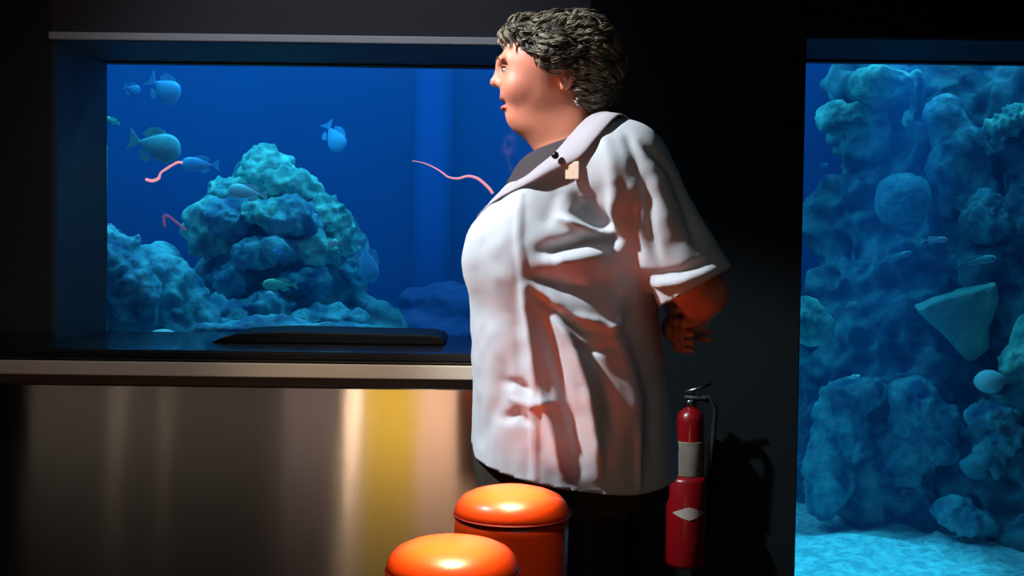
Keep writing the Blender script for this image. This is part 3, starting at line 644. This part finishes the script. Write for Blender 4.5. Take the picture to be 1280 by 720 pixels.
# ---- body, one continuous surface
HC = lambda px, py, dy=0: Q(px, py, dy)
def head_sdf(p):
    d = ell(p, HC(694, 76), (.094, .077, .088))
    d = smin(d, ell(p, HC(672, 92), (.080, .066, .088)), .03)
    d = smin(d, ell(p, HC(676, 128), (.068, .063, .052)), .03)
    d = smin(d, ell(p, HC(646, 146), (.020, .024, .018)), .025)
    d = smin(d, ell(p, HC(676, 155), (.054, .052, .036)), .03)
    for s in (-1, 1):
        d = smin(d, ell(p, HC(650, 112, s*.036), (.032, .026, .028)), .02)      # cheeks
        d = smin(d, ell(p, HC(627, 78, s*.024), (.006, .026, .008)), .018)      # brow ridge
        d = smax(d, -ell(p, HC(622, 88, s*.031), (.014, .017, .009)), .012)     # socket
        e_ = np.linalg.norm(p-HC(636.5, 88, s*.031), axis=1)-.0135             # lids
        d = smin(d, e_, .004)
    d = smin(d, cone(p, HC(627, 82), HC(620.5, 101), .007, .0105), .012)        # nose
    d = smin(d, ell(p, HC(619, 103), (.0105, .011, .0095)), .006)
    for s in (-1, 1): d = smin(d, ell(p, HC(627, 106, s*.0125), (.011, .008, .008)), .006)
    for s in (-1, 1): d = smax(d, -ell(p, HC(622, 110, s*.007), (.005, .0035, .004)), .003)
    d = smin(d, ell(p, HC(636, 118), (.016, .026, .014)), .012)                 # muzzle
    d = smin(d, ell(p, HC(628.5, 123), (.0075, .021, .0048)), .005)
    d = smin(d, ell(p, HC(630, 135), (.008, .019, .0058)), .005)
    d = smax(d, -ell(p, HC(627, 129), (.013, .024, .0028)), .003)               # mouth opening
    for s in (-1, 1):                                                           # ears
        e_ = ell(p, HC(707, 97, s*.077), (.019, .009, .031))
        e_ = smax(e_, -ell(p, HC(705, 94, s*.087), (.010, .008, .018)), .004)
        d = smin(d, e_, .005)
        d = smin(d, ell(p, HC(703, 114, s*.077), (.008, .006, .009)), .006)
    return d
def hand_sdf(p, wrist, tgt, s):
    w_ = np.array(wrist); t_ = np.array(tgt); u = (t_-w_)/np.linalg.norm(t_-w_)
    palm = w_+u*.05
    d = cone(p, w_, palm, .026, .030)
    d = smin(d, cone(p, palm, palm+u*.035, .028, .024), .015)
    zz = np.array([0, 0, 1.]); side = np.cross(u, zz); side /= np.linalg.norm(side); vv = np.cross(side, u)
    for i, (of, ln) in enumerate([(.028, .070), (.0095, .080), (-.0095, .075), (-.028, .058)]):
        k0 = palm+u*.038+vv*of; k1 = k0+u*ln*.50+side*s*.006; k2 = k1+u*ln*.27+side*s*.016; k3 = k2+u*ln*.10+side*s*.018
        d = smin(d, cone(p, k0, k1, .0092, .0085), .005)
        d = smin(d, cone(p, k1, k2, .0085, .0078), .003); d = smin(d, cone(p, k2, k3, .0078, .0068), .003)
    t0 = w_+u*.028+vv*.022; t1 = t0+u*.034+vv*.022; t2 = t1+u*.028+vv*.004+side*s*.008
    d = smin(d, cone(p, t0, t1, .0125, .0105), .01); d = smin(d, cone(p, t1, t2, .0105, .0085), .004)
    return d
HT = [P(862, 412, 2.79), P(840, 424, 2.58)]
footx = [P(700, 400, YP).x, P(745, 400, YP).x]
def body_sdf(p):
    out = np.full(len(p), 1.0)
    z = p[:, 2]
    d = torso(p, -.048)
    d = smin(d, cone(p, Q(703, 135), Q(722, 195), .060, .074), .03)
    d = smin(d, ell(p, Q(690, 168), (.048, .052, .045)), .03)
    m = z > 1.38
    if m.any():
        d[m] = smin(d[m], head_sdf(p[m]), .022)
    for k in (0, 1):
        d = smin(d, cone(p, SH[k], EL[k], .058, .047), .03)
        el2 = np.array(P(878, 366, 2.49)) if k == 0 else np.array(P(848, 366, 2.86))
        d = smin(d, cone(p, EL[k], el2, .047, .048), .02)
        d = smin(d, cone(p, el2, WR[k], .050, .030), .012)
        m = (np.abs(p-np.array(HAND)) < .22).all(1)
        if m.any(): d[m] = smin(d[m], hand_sdf(p[m], WR[k], HT[k], 1 if k == 0 else -1), .008)
    for k, s in ((0, -1), (1, 1)):
        hp = np.array([Q(718, 0)[0], YP+s*.105, .80]); kn = np.array([footx[k]-.01, YP+s*.10, .45]); an = np.array([footx[k]+.02, YP+s*.09, .09])
        d = smin(d, cone(p, hp, kn, .115, .066), .04); d = smin(d, cone(p, kn, an, .062, .038), .02)
        d = smin(d, cone(p, an+np.array([0, 0, -.035]), an+np.array([-.15, 0, -.045]), .036, .028), .02)
    return d
lo = (Q(560, 0)[0], 2.32, -.01); hi = (Q(950, 0)[0], 3.02, Q(0, -5)[2])
v, f = nets(body_sdf, lo, hi, .0045)
n = vnormals(v, f)
me = tomesh('body', v, f)
bx, by = W(v[:, 0], v[:, 2], YP)
col = np.tile(np.array([.80, .27, .165]), (len(v), 1)); dy = np.abs(v[:, 1]-YP)
def blend(mask, c):
    global col
    col = col*(1-mask[:, None])+np.array(c)*mask[:, None]
g = lambda x, y, r, yy, ry: np.exp(-((bx-x)**2+(by-y)**2)/r**2-((dy-yy)/ry)**2)
blend(.55*g(648, 112, 20, .045, .03), (.72, .20, .15)); blend(.5*g(616, 103, 9, 0, .02), (.72, .22, .16))
blend(np.clip(1.6*np.exp(-((bx-627)/7)**4-((by-123)/3.6)**4-(dy/.019)**4), 0, 1), (.45, .10, .09))
blend(np.clip(1.6*np.exp(-((bx-629)/7)**4-((by-135)/4.2)**4-(dy/.018)**4), 0, 1), (.45, .10, .09))
blend(.0*np.exp(-((by-73-(dy-.03)*40)/2.6)**2-((bx-628)/12)**4-((dy-.03)/.02)**4), (.10, .05, .035))
blend(.8*np.exp(-((bx-627)/14)**4-((by-129)/2.2)**2-(dy/.022)**4), (.10, .02, .02))
ca = me.color_attributes.new('tint', 'FLOAT_COLOR', 'POINT')
if len(me.vertices) == len(v):
    ca.data.foreach_set('color', np.concatenate([col, np.ones((len(v), 1))], 1).astype(np.float32).ravel())
body = link('body', me, m_skin, per)
# eyes with lashes, brows
for s in (-1, 1):
    c = HC(635.4, 88.8, s*.0312)
    bm = bmesh.new(); bmesh.ops.create_uvsphere(bm, u_segments=20, v_segments=14, radius=.0125, matrix=Matrix.Translation(c)); eo = frombm('eye', bm, m_eyew, per, True)
    bm = bmesh.new(); bmesh.ops.create_uvsphere(bm, u_segments=16, v_segments=10, radius=.0060, matrix=Matrix.Translation(c+np.array([-.0076, 0, -.002]))); frombm('iris', bm, m_eye_dark, eo, True)
    bm = bmesh.new()
    tube(bm, [c+.0140*np.array([-math.cos(q)*.95, math.sin(q)*1.0, (.30 if i_ is None else .30)]) for i_, q in [(None, R(a)) for a in range(-62, 63, 8)]], [.0007+.0013*math.sin(math.pi*i/15) for i in range(16)], 6)
    frombm('eyelash', bm, m_lash, per, True)
for s in (-1, 1):
    pts = []
    for t in np.linspace(0, 1, 10):
        pt = HC(600, 76-3.5*math.sin(math.pi*(.2+.7*t))+t*3, s*(.011+.036*t))
        for _ in range(60):
            d_ = head_sdf(pt[None])[0]-.0006
            if d_ < .0003: break
            pt = pt+np.array([1, 0, 0])*d_*.7
        pts.append(pt)
    bm = bmesh.new(); tube(bm, pts, [.0026*(1-.75*t**1.5) for t in np.linspace(0, 1, 10)], 6); frombm('eyebrow', bm, m_lash, per, True)
# ---- undershirt visible in the collar opening
def under_sdf(p):
    d = torso(p, -.010)
    d = smin(d, cone(p, Q(715, 175), Q(722, 200), .078, .085), .02)
    return smax(d, (p[:, 2]-Q(0, 184)[2]-(p[:, 0]-Q(660, 0)[0])*.35), .01)
v, f = nets(under_sdf, (Q(570, 0)[0], 2.36, Q(0, 300)[2]), (Q(850, 0)[0], 2.98, Q(0, 140)[2]), .008)
cx = v[f].mean(1); f = f[(cx[:, 2] > Q(0, 270)[2]) & (cx[:, 0] < Q(712, 0)[0])]
used = np.unique(f); remap = -np.ones(len(v), int); remap[used] = np.arange(len(used))
link('undershirt', tomesh('undershirt', v[used], remap[f]), m_under, per)['label'] = 'dark undershirt in the open collar'
# ---- collar
inn = [(757, 138), (738, 143), (716, 164), (694, 190), (672, 208), (654, 224)]
out_ = [(782, 140), (770, 146), (746, 172), (723, 200), (692, 213), (660, 232)]
def on_shirt(px_, py_, off=.004):
    pt = np.array(P(px_, py_, 2.34)); dr = pt-np.array([0, 0, H]); dr /= np.linalg.norm(dr)
    best = (9, pt)
    for _ in range(60):
        d = shirt_sdf(pt[None])[0]-off
        if d < best[0]: best = (d, pt)
        if d < .0005: break
        pt = pt+dr*d*.8
        if pt[1] > YP+.02: break
    pt = best[1]
    e_ = 1e-3; d0 = shirt_sdf(pt[None])[0]
    g_ = np.array([(shirt_sdf((pt+np.eye(3)[k]*e_)[None])[0]-d0)/e_ for k in range(3)])
    return Vector(pt), Vector(g_).normalized()
def densify(pts, k=5):
    r = []
    for i in range(len(pts)-1):
        p0, p1, p2, p3 = [np.array(pts[j], float) for j in (max(i-1, 0), i, i+1, min(i+2, len(pts)-1))]
        for q in range(k):
            t = q/k; r.append(.5*((2*p1)+(p2-p0)*t+(2*p0-5*p1+4*p2-p3)*t*t+(3*p1-p0-3*p2+p3)*t**3))
    r.append(np.array(pts[-1], float)); return r
grid = []
for (a, b_) in zip(densify(inn), densify(out_)):
    grid.append([np.array(on_shirt(*(a*(1-t)+b_*t), off=.006+.006*t+.005*math.sin(math.pi*t))[0]) for t in (0, .2, .4, .6, .8, 1)])
grid = np.array(grid)
for _ in range(3): grid[1:-1] = .5*grid[1:-1]+.25*(grid[:-2]+grid[2:])
bk = []
for a, b_ in (((771, 147, 0), (797, 174, 0)), ((769, 145, -.032), (794, 166, -.055)), ((764, 142, -.058), (784, 150, -.10))):
    row = []
    for t in (0, .2, .4, .6, .8, 1):
        pt = Q(a[0]+(b_[0]-a[0])*t, a[1]+(b_[1]-a[1])*t, a[2]+(b_[2]-a[2])*t)
        for _ in range(6):
            dd = shirt_sdf(pt[None])[0]
            if dd < .009+.004*t:
                e_ = 1e-3; g_ = np.array([(shirt_sdf((pt+np.eye(3)[k]*e_)[None])[0]-dd)/e_ for k in range(3)])
                pt = pt+g_/max(np.linalg.norm(g_), 1e-6)*(.009+.004*t-dd)*.8
        row.append(pt)
    bk.append(row)
fr2 = []
for a, b_ in (((234, -.085), (246, -.108)), ((247, -.048), (260, -.075)), ((262, -.008), (276, -.036))):
    row = []
    for t in (0, .2, .4, .6, .8, 1):
        pt = Q(560, a[0]+(b_[0]-a[0])*t, a[1]+(b_[1]-a[1])*t)
        for _ in range(70):
            d_ = shirt_sdf(pt[None])[0]-.006-.004*t
            if d_ < .0004: break
            pt = pt+np.array([1, 0, 0])*d_*.7
        row.append(pt)
    fr2.append(row)
grid = np.concatenate([np.array(bk), grid[1:], np.array(fr2)])
for _ in range(2): grid[-6:-1] = .5*grid[-6:-1]+.25*(grid[-7:-2]+grid[-5:])
for _ in range(4): grid[2:8] = .5*grid[2:8]+.25*(grid[1:7]+grid[3:9])
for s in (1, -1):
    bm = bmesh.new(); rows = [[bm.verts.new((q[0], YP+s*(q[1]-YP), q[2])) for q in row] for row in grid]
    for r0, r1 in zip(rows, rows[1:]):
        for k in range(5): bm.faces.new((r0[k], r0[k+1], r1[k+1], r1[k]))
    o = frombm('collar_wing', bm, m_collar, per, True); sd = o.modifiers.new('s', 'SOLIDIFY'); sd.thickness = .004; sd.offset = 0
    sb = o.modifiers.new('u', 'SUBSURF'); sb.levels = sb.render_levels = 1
def patch(name, px_, py_, w_, h_, m, off, th=.003, rnd=.3, label=None):
    p, nn = on_shirt(px_, py_, off); q = nn.to_track_quat('Z', 'Y').to_matrix().to_4x4()
    bm = bmesh.new(); box(bm, -w_/2, w_/2, -h_/2, h_/2, 0, th)
    bmesh.ops.transform(bm, matrix=Matrix.Translation(p)@q, verts=bm.verts)
    o = frombm(name, bm, m, per, False, min(w_, h_)*rnd)
    if label: o['label'] = label
patch('badge', 716, 213, .032, .034, m_badge, .010, label='small peach coloured badge')
p, nn = on_shirt(694, 194, .026)
bm = bmesh.new(); bmesh.ops.create_uvsphere(bm, u_segments=14, v_segments=10, radius=.0075, matrix=Matrix.Translation(p)); o = frombm('collar_button', bm, m_black, per, True); o['label'] = 'dark collar button'
# ---- trousers and shoes
def tr_sdf(p):
    d = np.maximum(torso(p, -.022), p[:, 2]-Q(0, 560)[2])
    hp0 = ell(p, (Q(718, 0)[0], YP, .76), (.19, .20, .16)); d = smin(np.maximum(d, .66-p[:, 2]), hp0, .05)
    for k, s in ((0, -1), (1, 1)):
        hp = np.array([Q(716, 0)[0], YP+s*.105, .72]); kn = np.array([footx[k]-.01, YP+s*.10, .45]); an = np.array([footx[k]+.02, YP+s*.09, .07])
        d = smin(d, cone(p, hp, kn, .130, .092), .03); d = smin(d, cone(p, kn, an, .092, .074), .02)
    return d
v, f = nets(tr_sdf, (Q(570, 0)[0], 2.35, -.02), (Q(880, 0)[0], 3.0, .96), .008)
n = vnormals(v, f); v = v+n*(vnoise(v*np.array([1, 1, .6]), 16)*.006)[:, None]
cx = v[f].mean(1); f = f[cx[:, 2] > .05]
used = np.unique(f); remap = -np.ones(len(v), int); remap[used] = np.arange(len(used))
link('trousers', tomesh('trousers', v[used], remap[f]), m_trouser, per)['label'] = 'dark trousers'
for k, s in ((0, -1), (1, 1)):
    ax0 = footx[k]+.02; yy = YP+s*.09
    def shoe(p):
        d = cone(p, (ax0+.02, yy, .055), (ax0-.17, yy, .042), .052, .042)
        d = smin(d, cone(p, (ax0, yy, .05), (ax0+.005, yy, .11), .055, .052), .02)
        return smax(d, .003-p[:, 2], .008)
    v, f = nets(shoe, (ax0-.25, yy-.1, -.02), (ax0+.11, yy+.1, .19), .006)
    link('shoe', tomesh('shoe', v, f), m_shoe, per)
# ---- hair: a shaped mass covered in curls
hb = lambda x: np.interp(x, [612, 626, 640, 655, 667, 678, 692, 706, 716, 722, 740, 765, 785], [50, 50, 55, 60, 76, 90, 92, 84, 100, 122, 146, 142, 120])
def hair_sdf(p):
    d = ell(p, HC(702, 70), (.108, .094, .078))
    d = smin(d, ell(p, HC(732, 78), (.066, .085, .085)), .03)
    d = smin(d, ell(p, HC(735, 112), (.040, .066, .050)), .03)
    d = smin(d, ell(p, HC(657, 45), (.042, .06, .030)), .02)
    x_, y_ = W(p[:, 0], p[:, 2], YP)
    d = smax(d, (y_-hb(x_))*S6*.8, .012)
    return d
v, f = nets(hair_sdf, HC(600, 175, -.13), HC(800, -5, .13), .004)
n = vnormals(v, f)
bvx, bvy = W(v[:, 0], v[:, 2], YP)
v2 = v+n*(.010*np.abs(fbm(v, 38, 2))+.005*vnoise(v, 80))[:, None]
hair = link('hair', tomesh('hair', v2, f), m_hair, per); hair['label'] = 'short curly brown hair with grey streaks'
# curls as one mesh
bm = bmesh.new(); r_ = random.Random(7)
idx = [i for i in range(len(v)) if n[i][2] > -.55 or bvx[i] > 715]
for _ in range(900):
    i = r_.choice(idx); p0 = Vector(v[i]); nn = Vector(n[i])
    if nn.dot(Vector((-1, 0, -.8)).normalized()) > .75 and bvx[i] < 700: continue
    flow = Vector((.85, r_.uniform(-.3, .3), -.55 if nn.z < .5 else -.05)) + Vector((r_.uniform(-.55, .55), r_.uniform(-.5, .5), r_.uniform(-.4, .4)))
    tg = flow-nn*flow.dot(nn); tg.normalize(); sd_ = nn.cross(tg)
    L_ = r_.uniform(.035, .062); cr = r_.uniform(.004, .008); ph = r_.uniform(0, 6.3); tw = r_.uniform(.6, 1.2)
    K = 12
    for st in range(6):
        o1, o2 = r_.uniform(-.0045, .0045), r_.uniform(-.002, .002); dl = r_.uniform(-.005, .005); pts = []; rad = []
        for k in range(K):
            t = k/(K-1); a_ = ph+tw*2*math.pi*t; w_ = 1-.5*t
            arch = .009*math.sin(math.pi*t)+.003
            pts.append(p0+tg*(L_*(t-.3)+dl)+nn*(arch+o2*w_+cr*math.cos(a_)*.7)-nn*(t*t*L_*.06)+sd_*(cr*math.sin(a_)+o1*w_))
            rad.append(.0013*(1-.8*abs(2*t-1)**3))
        tube(bm, pts, rad, 4)
cu = frombm('curls', bm, m_hair, hair, True)
# ------------------------------------------------------------------ lights
def area(name, loc, tgt, size, power, colr, size_y=None, spread=180):
    l = bpy.data.lights.new(name, 'AREA'); l.energy = power; l.color = colr; l.size = size
    if size_y: l.shape = 'RECTANGLE'; l.size_y = size_y
    l.spread = R(spread)
    o = bpy.data.objects.new(name, l); C.objects.link(o); o.location = loc
    o.rotation_euler = (Vector(tgt)-Vector(loc)).to_track_quat('-Z', 'Y').to_euler(); return o
def spot(name, loc, tgt, power, colr, ang, blend=.4, rad=.04):
    l = bpy.data.lights.new(name, 'SPOT'); l.energy = power; l.color = colr; l.spot_size = R(ang); l.spot_blend = blend; l.shadow_soft_size = rad
    o = bpy.data.objects.new(name, l); C.objects.link(o); o.location = loc
    o.rotation_euler = (Vector(tgt)-Vector(loc)).to_track_quat('-Z', 'Y').to_euler(); return o
# tank lamps above the water line
area('tank_light', (-1.0, 4.6, 2.68), (-1.0, 4.75, 0), 2.6, 66, (.10, .62, 1), 1.4)
area('tank_light', (1.6, 4.9, 2.68), (1.6, 4.95, 0), 2.0, 25, (.10, .62, 1), 1.4)
# key lamp for the person: ceiling spot ahead of her
spot('overhead_spot', (-1.35, 2.25, 2.62), tuple(Q(650, 330)), 330, (.86, .95, 1), 34, .5, .04)
# warm ceiling spot over the stools
spot('overhead_spot', (-.20, 1.45, 2.7), (-.08, 2.1, .68), 70, (1, .80, .5), 15, .5, .03)
spot('overhead_spot', (-.02, 2.22, 2.7), tuple(P(634, 630, 2.28)), 1750, (1, .84, .5), 5.8, 1, .01)
spot('overhead_spot', (-.10, 1.90, 2.7), tuple(P(562, 698, 1.97)), 1750, (1, .84, .5), 6, 1, .01)
# unseen strip lights added behind the camera to put streaks in the steel
def strip(px, colr, power, wid, slant=0, Yb=-.6, zc=.28, ln=.5):
    k = (px-640)/F*(YL*2-Yb)
    o = area('streak_light', (k, Yb, zc), (k*.999, 3.2, zc), wid, power, colr, ln); o.rotation_euler = (R(90), R(slant), 0); return o
strip(490, (1, .58, .05), 1.3, .30, 3)
strip(562, (1, .55, .34), 2.3, .44)
strip(444, (1, .70, .48), .75, .012, 7)
strip(150, (1, .8, .6), .035, .008, 12)
strip(205, (1, .8, .6), .02, .007, 0)
strip(385, (1, .72, .66), .22, .3)
strip(230, (1, .82, .68), .42, 1.7)
spot('overhead_spot', (-.5, 2.35, 2.72), (-.38, 3.3, 1.3), 22, (.75, .85, 1), 70, .8, .05)  # added cool spot to brighten the trim and header
spot('overhead_spot', (-.35, 1.7, 2.6), (-.30, 3.2, .86), 60, (1, .82, .6), 26, .9, .05)  # added warm spot to brighten the ledge band
spot('tank_light', (1.24, 3.98, 2.15), (1.14, 4.06, .15), 190, (.06, .66, 1), 28, .7, .05)  # added narrow spot to brighten the sand near the glass
area('cyan_fill_light', (.6, .6, 2.72), (.6, .6, 0), 1.6, 2, (.45, .85, 1))  # added weak cyan fill that lifts the dark walls
